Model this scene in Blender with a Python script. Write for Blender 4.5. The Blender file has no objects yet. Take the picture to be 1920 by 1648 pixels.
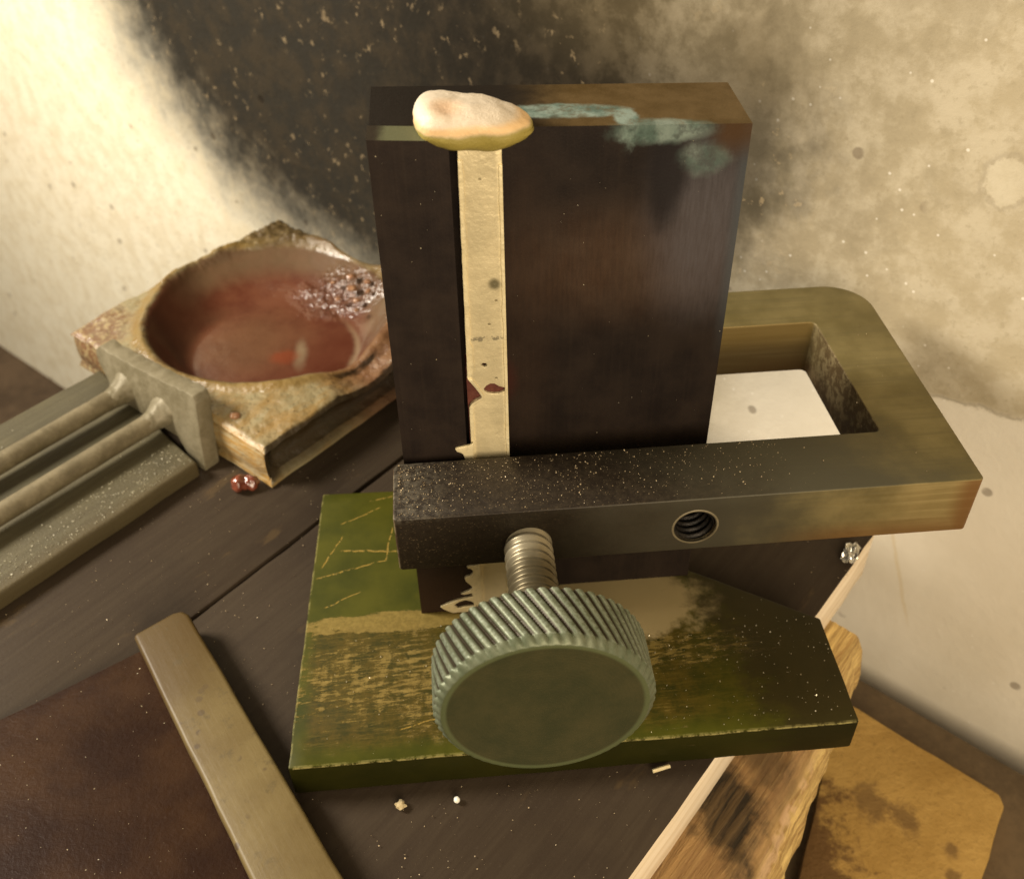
import bpy, bmesh, math, random
from mathutils import Vector, Matrix, noise
random.seed(7)
sc = bpy.context.scene
C = sc.collection
MM = 0.001
R = math.radians

# ------------------------------------------------------------------ camera
cam = bpy.data.cameras.new('camera'); camo = bpy.data.objects.new('camera', cam); C.objects.link(camo)
# rows: world axes in image space (x right, y down, z forward)
ax = [(0.99646198, -0.06711920, 0.05058205), (-0.08226607, -0.65577811, 0.75045810), (-0.01719955, -0.75196415, -0.65897959)]
m3 = Matrix([(a[0], -a[1], -a[2]) for a in ax])
camo.matrix_world = Matrix.Translation(Vector((0, 0, 170)) * MM) @ m3.to_4x4()
cam.sensor_width = 36.0
cam.lens = 1915.69 / 1920 * 36
cam.clip_start = 0.005; cam.clip_end = 20
cam.dof.use_dof = True; cam.dof.focus_distance = 0.178; cam.dof.aperture_fstop = 30
sc.camera = camo

# ------------------------------------------------------------------ world, lamps, exposure
w = bpy.data.worlds.new('World'); sc.world = w; w.use_nodes = True
bg = w.node_tree.nodes['Background']; bg.inputs[0].default_value = (1.0, 0.85, 0.62, 1); bg.inputs[1].default_value = 0.22

def area(name, loc, target, size, power, col):
    l = bpy.data.lights.new(name, 'AREA'); l.shape = 'DISK'; l.size = size * MM; l.energy = power; l.color = col
    o = bpy.data.objects.new(name, l); C.objects.link(o)
    o.location = Vector(loc) * MM
    o.rotation_euler = (Vector(target) - Vector(loc)).to_track_quat('-Z', 'Y').to_euler()
    return o
area('window_light', (-380, 230, 300), (-10, 210, 20), 150, 4.2, (1.0, 0.91, 0.77))
area('front_fill', (70, -300, 225), (40, 150, 10), 300, 2.7, (1.0, 0.83, 0.60))  # added soft fill from the camera side, no visible source
sc.view_settings.view_transform = 'Standard'
sc.view_settings.look = 'None'
sc.view_settings.exposure = 0.0
sc.view_settings.gamma = 1.0
sc.cycles.max_bounces = 8

# ------------------------------------------------------------------ helpers
UX, UY = math.cos(R(46.5)), math.sin(R(46.5))
def UV(u, v, z=0.0):          # bench frame: u runs along the planks to the wall, v across them
    return Vector((u*UX + v*UY, u*UY - v*UX, z))

class Mat:
    def __init__(s, name, off=(0, 0, 0)):
        s.m = bpy.data.materials.new(name); s.m.use_nodes = True
        s.nt = s.m.node_tree; s.N = s.nt.nodes; s.b = s.N['Principled BSDF']; s.off = off
        tc = s.N.new('ShaderNodeTexCoord')
        a = s.N.new('ShaderNodeVectorMath'); a.operation = 'MULTIPLY_ADD'
        s.link(tc.outputs['Object'], a.inputs[0]); a.inputs[1].default_value = (1000,)*3; a.inputs[2].default_value = off
        s.co = a.outputs[0]
    def link(s, a, b): s.nt.links.new(a, b)
    def put(s, sock, v):
        if isinstance(v, (int, float)): sock.default_value = v
        elif isinstance(v, (tuple, list)):
            sock.default_value = tuple(v) + (1,) if (len(v) == 3 and sock.type == 'RGBA') else tuple(v)
        else: s.link(v, sock)
    def vec(s, rot=0, scale=(1, 1, 1), co=None):
        n = s.N.new('ShaderNodeMapping'); n.vector_type = 'POINT'
        s.link(co or s.co, n.inputs[0]); n.inputs['Rotation'].default_value = (0, 0, R(rot)) if not isinstance(rot, tuple) else tuple(R(q) for q in rot)
        k = s.N.new('ShaderNodeVectorMath'); k.operation = 'MULTIPLY'; s.link(n.outputs[0], k.inputs[0]); k.inputs[1].default_value = scale
        return k.outputs[0]
    def noise(s, scale, detail=4, rough=0.55, co=None, dist=0.0):
        n = s.N.new('ShaderNodeTexNoise'); s.link(co or s.co, n.inputs['Vector'])
        n.inputs['Scale'].default_value = scale; n.inputs['Detail'].default_value = detail
        n.inputs['Roughness'].default_value = rough; n.inputs['Distortion'].default_value = dist
        return n.outputs['Fac']
    def vor(s, scale, co=None, rnd=1.0):
        n = s.N.new('ShaderNodeTexVoronoi'); s.link(co or s.co, n.inputs['Vector']); n.inputs['Scale'].default_value = scale
        n.inputs['Randomness'].default_value = rnd
        return n.outputs['Distance']
    def math(s, op, a, b=0.0, c=None, clamp=False):
        n = s.N.new('ShaderNodeMath'); n.operation = op; n.use_clamp = clamp
        s.put(n.inputs[0], a); s.put(n.inputs[1], b)
        if c is not None: s.put(n.inputs[2], c)
        return n.outputs[0]
    def step(s, v, a, b):     # smooth 0..1 from a to b (a may exceed b)
        n = s.N.new('ShaderNodeMapRange'); n.interpolation_type = 'SMOOTHSTEP'
        s.put(n.inputs[0], v)
        lo, hi = (a, b) if a < b else (b, a)
        n.inputs[1].default_value = lo; n.inputs[2].default_value = hi
        n.inputs[3].default_value, n.inputs[4].default_value = (0, 1) if a < b else (1, 0)
        return n.outputs[0]
    def mix(s, f, a, b):
        n = s.N.new('ShaderNodeMix'); n.data_type = 'RGBA'
        s.put(n.inputs[0], f); s.put(n.inputs[6], a); s.put(n.inputs[7], b)
        return n.outputs[2]
    def mixf(s, f, a, b):
        n = s.N.new('ShaderNodeMix'); n.data_type = 'FLOAT'
        s.put(n.inputs[0], f); s.put(n.inputs[2], a); s.put(n.inputs[3], b)
        return n.outputs[0]
    def mul(s, *a):
        r = a[0]
        for q in a[1:]: r = s.math('MULTIPLY', r, q)
        return r
    def xyz(s, co=None):
        n = s.N.new('ShaderNodeSeparateXYZ'); s.link(co or s.co, n.inputs[0]); return n.outputs
    def dot(s, d, co=None):
        n = s.N.new('ShaderNodeVectorMath'); n.operation = 'DOT_PRODUCT'; s.link(co or s.co, n.inputs[0]); n.inputs[1].default_value = d
        return n.outputs['Value']
    def normal(s):
        n = s.N.new('ShaderNodeNewGeometry'); n.name = 'geo'; return s.xyz(n.outputs['True Normal'])
    def spot(s, ctr, rad, wob=0.0, wscale=0.3, soft=0.35):   # blotch mask: elliptical distance + wobble
        n = s.N.new('ShaderNodeVectorMath'); n.operation = 'SUBTRACT'; s.link(s.co, n.inputs[0]); n.inputs[1].default_value = ctr
        d = s.N.new('ShaderNodeVectorMath'); d.operation = 'DIVIDE'; s.link(n.outputs[0], d.inputs[0]); d.inputs[1].default_value = rad
        l = s.N.new('ShaderNodeVectorMath'); l.operation = 'LENGTH'; s.link(d.outputs[0], l.inputs[0])
        v = l.outputs['Value']
        if wob: v = s.math('ADD', v, s.math('MULTIPLY', s.math('SUBTRACT', s.noise(wscale, 4, 0.6), 0.5), wob))
        return s.step(v, 1 + soft, 1 - soft)
    def bump(s, h, strength, dist=1.0, prev=None):
        n = s.N.new('ShaderNodeBump'); s.put(n.inputs['Height'], h); n.inputs['Strength'].default_value = strength
        n.inputs['Distance'].default_value = dist * MM
        if prev is not None: s.link(prev, n.inputs['Normal'])
        return n.outputs[0]
    def out(s, col, rough=0.6, metal=0.0, nrm=None, coat=0.0, coatr=0.1, spec=None, gain=None):
        if gain is not None:
            k = s.N.new('ShaderNodeVectorMath'); k.operation = 'MULTIPLY'; s.put(k.inputs[0], col); k.inputs[1].default_value = gain; col = k.outputs[0]
        b = s.b; s.put(b.inputs['Base Color'], col); s.put(b.inputs['Roughness'], rough); s.put(b.inputs['Metallic'], metal)
        if nrm is not None: s.link(nrm, b.inputs['Normal']); s.link(nrm, b.inputs['Coat Normal'])
        s.put(b.inputs['Coat Weight'], coat); s.put(b.inputs['Coat Roughness'], coatr)
        if spec is not None: s.put(b.inputs['Specular IOR Level'], spec)
        return s.m

def thing(name, label, cat, loc, group=None):
    o = bpy.data.objects.new(name, None); C.objects.link(o); o.location = Vector(loc) * MM
    o.empty_display_size = 0.01
    o['label'] = label; o['category'] = cat
    if group: o['group'] = group
    o['org'] = list(loc)
    return o
def link(name, me, mat, parent=None, org=None):
    """mesh given in world millimetres -> one object"""
    org = Vector(org if org is not None else (0, 0, 0))
    if parent is not None:
        q = parent; org = Vector(q['org'])
    me.transform(Matrix.Translation(-org)); me.transform(Matrix.Scale(MM, 4))
    if mat is not None:
        me.materials.clear(); me.materials.append(mat)
    o = bpy.data.objects.new(name, me); C.objects.link(o)
    if parent is not None: o.parent = parent; o['org'] = list(org)
    else: o.location = org * MM; o['org'] = list(org)
    if parent is not None and parent.type == 'MESH': pass
    return o
def tag(o, label, cat, group=None):
    o['label'] = label; o['category'] = cat
    if group: o['group'] = group
    return o
def fin(bm, ang=38):
    me = bpy.data.meshes.new('mesh'); bmesh.ops.recalc_face_normals(bm, faces=bm.faces); bm.to_mesh(me); bm.free()
    me.shade_smooth(); me.set_sharp_from_angle(angle=R(ang)); return me
def bevel(bm, w, seg=2, ang=30, keep=None):
    es = [e for e in bm.edges if len(e.link_faces) == 2 and e.calc_face_angle(0) > R(ang) and (keep is None or keep(e))]
    if es and w > 0: bmesh.ops.bevel(bm, geom=es, offset=w, segments=seg, profile=0.5, affect='EDGES', clamp_overlap=True)
def rough(bm, amp, sc_, seed=0.0):
    for v in bm.verts:
        n = noise.noise_vector(v.co * sc_ + Vector((seed, seed*2, seed*3)))
        v.co += n * amp
def prism(poly, z0, z1, bw=0.3, seg=2, amp=0, nsc=0.2, cuts=0):
    bm = bmesh.new()
    vs = [bm.verts.new((p[0], p[1], z0)) for p in poly]
    f = bm.faces.new(vs); r = bmesh.ops.extrude_face_region(bm, geom=[f])
    for e in r['geom']:
        if isinstance(e, bmesh.types.BMVert): e.co.z = z1
    bmesh.ops.recalc_face_normals(bm, faces=bm.faces)
    bevel(bm, bw, seg)
    if cuts: bmesh.ops.subdivide_edges(bm, edges=[e for e in bm.edges if e.calc_length() > 2], cuts=cuts, use_grid_fill=True)
    if amp: rough(bm, amp, nsc)
    return bm
def box(x0, x1, y0, y1, z0, z1, bw=0.3, seg=2):
    return prism([(x0, y0), (x1, y0), (x1, y1), (x0, y1)], z0, z1, bw, seg)
def arc(cx, cy, r, a0, a1, n=8):
    return [(cx + r*math.cos(R(a0 + (a1-a0)*i/n)), cy + r*math.sin(R(a0 + (a1-a0)*i/n))) for i in range(n+1)]
def densify(poly, step, amp, sc_=0.15, seed=0):
    out = []
    for i, p in enumerate(poly):
        q = poly[(i+1) % len(poly)]; a = Vector((p[0], p[1], 0)); b = Vector((q[0], q[1], 0)); n = max(1, int((b-a).length/step))
        for k in range(n):
            c = a.lerp(b, k/n); d = noise.noise_vector(c*sc_ + Vector((0, 0, seed))) * amp
            out.append((c.x+d.x, c.y+d.y))
    return out
def tube(p0, p1, r, n=24, rings=2, amp=0, cap=True, rfun=None):
    p0, p1 = Vector(p0), Vector(p1); d = (p1-p0); L = d.length; d.normalize()
    a = d.orthogonal().normalized(); b = d.cross(a)
    bm = bmesh.new(); loops = []
    for i in range(rings+1):
        t = i/rings; lp = []
        for k in range(n):
            th = 2*math.pi*k/n
            rr = rfun(t*L, th) if rfun else r
            lp.append(bm.verts.new(p0 + d*(t*L) + a*(rr*math.cos(th)) + b*(rr*math.sin(th))))
        loops.append(lp)
    for i in range(rings):
        for k in range(n): bm.faces.new((loops[i][k], loops[i][(k+1) % n], loops[i+1][(k+1) % n], loops[i+1][k]))
    if cap: bm.faces.new(loops[0][::-1]); bm.faces.new(loops[-1])
    if amp: rough(bm, amp, 0.3)
    return bm
def merge(*bms):
    out = bmesh.new()
    for b in bms:
        me = bpy.data.meshes.new('t'); b.to_mesh(me); b.free(); out.from_mesh(me); bpy.data.meshes.remove(me)
    return out
def plate2d(outer, holes, y0, y1, bev=0.0, res=2):
    """outline with holes in x,z -> solid between y0 (front) and y1"""
    cu = bpy.data.curves.new('c', 'CURVE'); cu.dimensions = '2D'; cu.fill_mode = 'BOTH'
    for pl in [outer] + list(holes):
        sp = cu.splines.new('POLY'); sp.points.add(len(pl)-1); sp.use_cyclic_u = True
        for i, p in enumerate(pl): sp.points[i].co = (p[0], p[1], 0, 1)
    cu.extrude = abs(y1-y0)/2 - bev; cu.bevel_depth = bev; cu.bevel_resolution = res; cu.offset = -bev
    o = bpy.data.objects.new('c', cu); C.objects.link(o)
    dg = bpy.context.evaluated_depsgraph_get(); me = bpy.data.meshes.new_from_object(o.evaluated_get(dg))
    bpy.data.objects.remove(o); bpy.data.curves.remove(cu)
    ym = (y0+y1)/2
    me.transform(Matrix(((1, 0, 0, 0), (0, 0, -1, ym), (0, 1, 0, 0), (0, 0, 0, 1))))
    bm = bmesh.new(); bm.from_mesh(me); bpy.data.meshes.remove(me)
    bmesh.ops.remove_doubles(bm, verts=bm.verts, dist=0.001)
    return bm
def chips(pts, mat, name, label, lo=0.12, hi=0.38, flat=0.6):
    vs, fs = [], []
    for p in pts:
        r = lo + (hi-lo)*random.random()**2.2
        q = Matrix.Rotation(random.uniform(0, 6.28), 3, Vector((random.uniform(-1, 1), random.uniform(-1, 1), random.uniform(-1, 1) + 0.01)).normalized())
        b = len(vs)
        for t in ((1, 1, 1), (1, -1, -1), (-1, 1, -1), (-1, -1, 1)):
            d = q @ Vector((t[0]*r*random.uniform(.4, 1), t[1]*r*random.uniform(.3, .8), t[2]*r*random.uniform(.3, .8)))
            vs.append(tuple(Vector(p) + d*0.75 + Vector((0, 0, r*0.15))))
        fs += [(b, b+1, b+2), (b, b+2, b+3), (b, b+3, b+1), (b+1, b+3, b+2)]
    me = bpy.data.meshes.new('mesh'); me.from_pydata(vs, [], fs)
    o = link(name, me, mat); o['kind'] = 'stuff'; o['label'] = label
    return o

# ------------------------------------------------------------------ materials
def mat_wall():
    m = Mat('plaster_with_soot')
    v = m.dot((UY, -UX, 0)); z = m.xyz()[2]
    n1 = m.noise(0.02, 6, 0.6); n2 = m.noise(0.12, 5, 0.65); n3 = m.noise(0.6, 4, 0.6)
    dv = m.math('ADD', v, 215.0)
    rx = m.mixf(m.step(dv, -4, 4), 152.0, 126.0)
    a = m.math('DIVIDE', dv, rx); b = m.math('DIVIDE', m.math('SUBTRACT', z, 75.0), 104.0)
    b = m.mixf(m.math('GREATER_THAN', b, 0.0), b, m.math('MULTIPLY', b, 0.35))
    d = m.math('SQRT', m.math('ADD', m.mul(a, a), m.mul(b, b)))
    d = m.math('ADD', d, m.math('MULTIPLY', m.math('SUBTRACT', n1, 0.5), 0.35))
    d = m.math('ADD', d, m.math('MULTIPLY', m.math('SUBTRACT', n2, 0.5), 0.25))
    soot_l = m.step(d, 1.22, 0.74); soot_r = m.step(d, 1.38, 0.55)
    soot = m.mixf(m.step(dv, -30, 60), soot_l, soot_r)
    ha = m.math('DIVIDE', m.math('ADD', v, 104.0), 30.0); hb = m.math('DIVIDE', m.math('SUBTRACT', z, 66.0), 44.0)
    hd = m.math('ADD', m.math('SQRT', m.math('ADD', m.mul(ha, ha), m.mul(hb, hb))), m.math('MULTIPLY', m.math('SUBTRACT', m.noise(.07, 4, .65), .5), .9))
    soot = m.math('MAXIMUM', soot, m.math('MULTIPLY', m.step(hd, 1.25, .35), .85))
    cream = m.mix(m.step(n2, 0.35, 0.7), (0.80, 0.74, 0.58), (0.70, 0.62, 0.45))
    grey = m.mix(m.step(n2, 0.40, 0.62), (0.385, 0.325, 0.215), (0.46, 0.40, 0.285))
    grey = m.mix(m.math('MULTIPLY', m.step(m.noise(0.05, 5, 0.7), 0.48, 0.66), .6), grey, (0.31, 0.26, 0.17))
    base = m.mix(m.step(v, -250, -150), cream, grey)  # plaster brighter at left: lamp falloff painted into the colour
    base = m.mix(m.math('MULTIPLY', m.step(n3, .56, .68), .35), base, (0.30, 0.25, 0.16))
    smooth = m.mix(m.step(n1, 0.3, 0.7), (0.74, 0.68, 0.56), (0.64, 0.58, 0.46))
    crack = m.math('ADD', m.math('SUBTRACT', z, 21.0), m.math('MULTIPLY', m.math('SUBTRACT', n2, 0.5), 6.0))
    crack = m.math('ADD', crack, m.math('MULTIPLY', m.math('ADD', v, 22.0), -0.15))
    low = m.mul(m.step(v, -110, -80), m.step(crack, 1.5, -1.5))
    base = m.mix(low, base, smooth)
    cl = m.mul(m.step(m.math('ABSOLUTE', crack), 0.7, 0.1), m.step(v, -60, -45))
    base = m.mix(m.math('MULTIPLY', cl, 0.35), base, (0.2, 0.17, 0.12))
    # pock marks and chipped flakes
    vo = m.vor(0.085); vo2 = m.vor(0.22)
    pits = m.mul(m.step(vo, 0.15, 0.10), m.step(m.noise(0.06, 2), 0.50, 0.58))
    base = m.mix(m.math('MULTIPLY', pits, 0.6), base, (0.16, 0.12, 0.08))
    base = m.mix(m.mul(m.step(vo2, 0.10, 0.05), 0.7), base, (0.75, 0.70, 0.6))
    dl = m.math('ADD', m.math('ADD', v, 34.6), m.math('MULTIPLY', m.math('ADD', z, 44.7), .39))
    dl = m.math('ADD', dl, m.math('MULTIPLY', m.math('SUBTRACT', n2, .5), 2.0))
    drip = m.mul(m.step(m.math('ABSOLUTE', dl), .9, .1), m.step(z, -60, -50), m.step(z, -20, -28))
    base = m.mix(m.math('MULTIPLY', drip, 0.3), base, (0.55, 0.40, 0.15))
    fl = m.math('SQRT', m.math('ADD', m.math('POWER', m.math('ADD', v, 41.2), 2.0), m.math('POWER', m.math('SUBTRACT', z, 73.0), 2.0)))
    fl = m.math('ADD', fl, m.math('MULTIPLY', m.math('SUBTRACT', m.noise(.3, 4, .65), .5), 4.5))
    base = m.mix(m.mul(m.step(fl, 5.2, 4.0), .5), base, (0.55, 0.49, 0.36))
    base = m.mix(m.mul(m.step(m.math('ABSOLUTE', m.math('SUBTRACT', fl, 5.3)), .9, .1), .3), base, (0.24, 0.20, 0.14))
    sootc = m.mix(m.step(n2, 0.40, 0.66), (0.004, 0.0025, 0.0016), (0.018, 0.012, 0.0065))
    sootc = m.mix(m.mul(m.step(m.noise(0.30, 4, 0.65), 0.60, 0.68), m.step(m.noise(0.04, 3), .42, .56)), sootc, (0.17, 0.125, 0.07))
    sootc = m.mix(m.mul(m.step(v, -190, -125), m.step(z, 62, 92), .75), sootc, m.mix(m.step(n2, .38, .62), (0.080, 0.060, 0.030), (0.13, 0.10, 0.054)))
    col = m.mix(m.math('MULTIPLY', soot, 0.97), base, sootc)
    h = m.math('ADD', m.math('MULTIPLY', n2, 1.0), m.math('MULTIPLY', n3, 0.3))
    h = m.math('SUBTRACT', h, m.math('MULTIPLY', pits, 0.5)); h = m.math('SUBTRACT', h, m.math('MULTIPLY', cl, 0.3))
    return m.out(col, 0.85, 0, m.bump(m.math('MULTIPLY', h, m.mixf(m.step(v, -230, -140), 1.0, .5)), 0.35, 1.5), spec=0.08)

def mat_iron(name, back):
    m = Mat(name, (18, 150, .02))
    x, y, z = m.xyz(); nx, ny, nz = m.normal()
    n = m.noise(0.15, 5, 0.6); st = m.noise(1.0, 3, 0.6, m.vec(0, (1, 1, .03))); fine = m.noise(2.5, 3)
    col = m.mix(m.step(n, 0.3, 0.7), (0.020, 0.0135, 0.009), (0.036, 0.024, 0.014))
    col = m.mix(m.math('MULTIPLY', m.step(st, 0.45, 0.75), 0.3), col, (0.045, 0.031, 0.018))
    ro = m.mixf(n, 0.42, 0.62)
    if back:
        # heat patina: a brown-grey cloud on the upper right, verdigris under the top edge; bluish rim light painted on
        fr_ = m.mixf(m.step(m.noise(1.6, 4, .7, m.vec(0, (1, 1, .12))), .3, .7), .75, 1.1)
        p = m.spot((30, 144.8, 80), (20, 40, 9), .55, .07, .75)
        col = m.mix(m.mul(p, .7, fr_), col, m.mix(m.step(n, .3, .7), (0.125, 0.072, 0.034), (0.145, 0.092, 0.048)))
        p2 = m.spot((42.5, 144.8, 86), (8.5, 40, 14), .5, .1, .7)
        col = m.mix(m.mul(p2, .8, fr_), col, (0.165, 0.155, 0.14))
        p4 = m.spot((12, 144.8, 72), (4.5, 40, 26), .5, .1, .7)
        col = m.mix(m.mul(p4, .3, fr_), col, (0.080, 0.044, 0.020))
        p3 = m.spot((35, 144.8, 96), (3.0, 40, 9), 0.6, 0.15, 0.4)
        col = m.mix(m.math('MULTIPLY', p3, 0.8), col, (0.018, 0.014, 0.012))
        e = m.mul(m.step(x, 45.2, 47.4), m.step(z, 55, 80))
        col = m.mix(m.math('MULTIPLY', e, 0.6), col, (0.12, 0.15, 0.14))
        ver = m.spot((33.5, 145, 103.0), (7.5, 2.2, 2.2), 1.1, 0.35, 0.3)
        ver2 = m.spot((18.5, 150.5, 105), (10.5, 2.6, 9), 0.8, 0.2, 0.2)
        ver2 = m.math('MAXIMUM', ver2, m.spot((28.5, 147.5, 104), (2.0, 3.4, 5), .9, .4, .25))
        ver3 = m.spot((40.5, 145, 98), (3.4, 3, 2.4), 1.2, 0.3, 0.5)
        vv = m.math('MAXIMUM', m.math('MAXIMUM', m.math('MULTIPLY', ver, 0.8), ver2), m.math('MULTIPLY', ver3, 0.6))
        top = m.step(nz, 0.5, 0.8)
        olive = m.mix(m.step(n, .3, .7), (0.13, 0.082, 0.02), (0.22, 0.15, 0.052))
        tcol = m.mix(m.step(m.math('ADD', x, m.math('MULTIPLY', n, 8.0)), 14, 26), (0.028, 0.022, 0.014), olive)
        col = m.mix(top, col, tcol)
        rust = m.mul(m.step(z, 96, 102), m.step(x, 40, 44), m.math('SUBTRACT', 1.0, top))
        col = m.mix(m.math('MULTIPLY', rust, 0.8), col, (0.13, 0.065, 0.015))
        vcol = m.mix(m.step(m.noise(0.22, 4, .6), .35, .65), (0.17, 0.28, 0.20), (0.45, 0.60, 0.45))
        vv = m.mul(vv, m.mixf(m.step(m.noise(.35, 5, .7), .35, .55), .45, 1.0))
        col = m.mix(vv, col, vcol)
        ro = m.mixf(vv, ro, 0.8)
        flow = m.spot((6, 144.8, 57), (4.5, 40, 6), .3, .2, .3)       # reddish scale behind the casting's holes
        col = m.mix(m.math('MULTIPLY', flow, .7), col, (0.085, 0.022, 0.012))
    else:
        top = m.step(nz, 0.5, 0.8)
        g = m.mul(top, m.step(m.math('ADD', x, m.math('MULTIPLY', n, 4)), -7.5, -5.5))
        col = m.mix(g, m.mix(m.math('MULTIPLY', top, .4), col, (0.07, 0.06, 0.03)), (0.17, 0.18, 0.08))
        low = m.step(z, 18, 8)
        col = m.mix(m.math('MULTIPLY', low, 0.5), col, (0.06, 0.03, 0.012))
    return m.out(col, ro, 0.15, m.bump(m.math('ADD', st, m.math('MULTIPLY', fine, .4)), 0.25, 0.25), spec=.22, gain=(.52, .49, .56) if back else (.72, .70, .85))

def mat_clamp():
    m = Mat('oxidised_steel', (12, 96, 32.2))
    x, y, z = m.xyz(); nx, ny, nz = m.normal()
    n = m.noise(0.09, 5, 0.6); f = m.noise(0.9, 5, 0.7); br = m.noise(1.1, 3, .6, m.vec(0, (.04, 1, 1)))
    dark = m.mix(m.step(f, .35, .7), (0.017, 0.0115, 0.0065), (0.036, 0.026, 0.015))
    olive = m.mix(m.step(n, .3, .7), (0.135, 0.108, 0.040), (0.21, 0.17, 0.072))
    olive = m.mix(m.math('MULTIPLY', m.step(br, .45, .7), .4), olive, (0.12, 0.10, 0.045))
    grey = (0.085, 0.078, 0.050)
    t = m.math('ADD', m.math('ADD', x, m.math('MULTIPLY', m.math('SUBTRACT', y, 124.0), 0.9)), m.math('MULTIPLY', m.math('SUBTRACT', n, .5), 26.0))
    # the front face turns paler further left than the top does
    t = m.math('ADD', t, m.math('MULTIPLY', m.step(ny, -0.5, -0.9), 27.0))
    col = m.mix(m.step(t, 28, 72), dark, grey)
    col = m.mix(m.step(t, 70, 100), col, olive)
    fr = m.step(ny, -.5, -.9)
    col = m.mix(m.mul(fr, m.step(t, 110, 60)), col, m.mix(.5, col, (0.022, 0.015, 0.008)))
    col = m.mix(m.mul(fr, m.step(t, 85, 120), .8), col, m.mix(m.step(br, .35, .7), (0.28, 0.20, 0.075), (0.40, 0.30, 0.125)))
    edge = m.mul(m.step(nz, .2, -.1), m.step(z, 37.5, 33.0), m.step(x, 52, 70))
    edge = m.math('MAXIMUM', edge, m.mul(m.step(x, 85.5, 90.0), m.step(y, 128, 124), m.step(nz, .4, .1)))
    col = m.mix(m.math('MULTIPLY', edge, .75), col, (0.16, 0.062, 0.014))
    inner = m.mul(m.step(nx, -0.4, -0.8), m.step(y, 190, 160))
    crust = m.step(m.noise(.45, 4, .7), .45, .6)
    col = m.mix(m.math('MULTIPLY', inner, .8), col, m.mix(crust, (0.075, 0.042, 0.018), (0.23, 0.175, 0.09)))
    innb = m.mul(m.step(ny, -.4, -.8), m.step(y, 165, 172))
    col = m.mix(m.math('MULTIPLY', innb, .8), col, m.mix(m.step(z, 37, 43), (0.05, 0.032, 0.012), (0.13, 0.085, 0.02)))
    grit = m.mul(m.step(m.noise(2.2, 2), .62, .7), m.step(t, 50, 10))
    col = m.mix(m.math('MULTIPLY', grit, .6), col, (0.16, 0.115, 0.06))
    worn = m.mul(m.step(z, 43.5, 44.9), m.step(x, 0, -11), m.step(f, .4, .6))
    col = m.mix(m.math('MULTIPLY', worn, .35), col, (0.17, 0.15, 0.11))
    h = m.math('ADD', m.math('MULTIPLY', f, m.step(t, 90, 10)), m.math('MULTIPLY', br, .3))
    return m.out(col, m.mixf(n, .42, .6), 0.35, m.bump(h, 0.3, 0.3), spec=.35)

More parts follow.
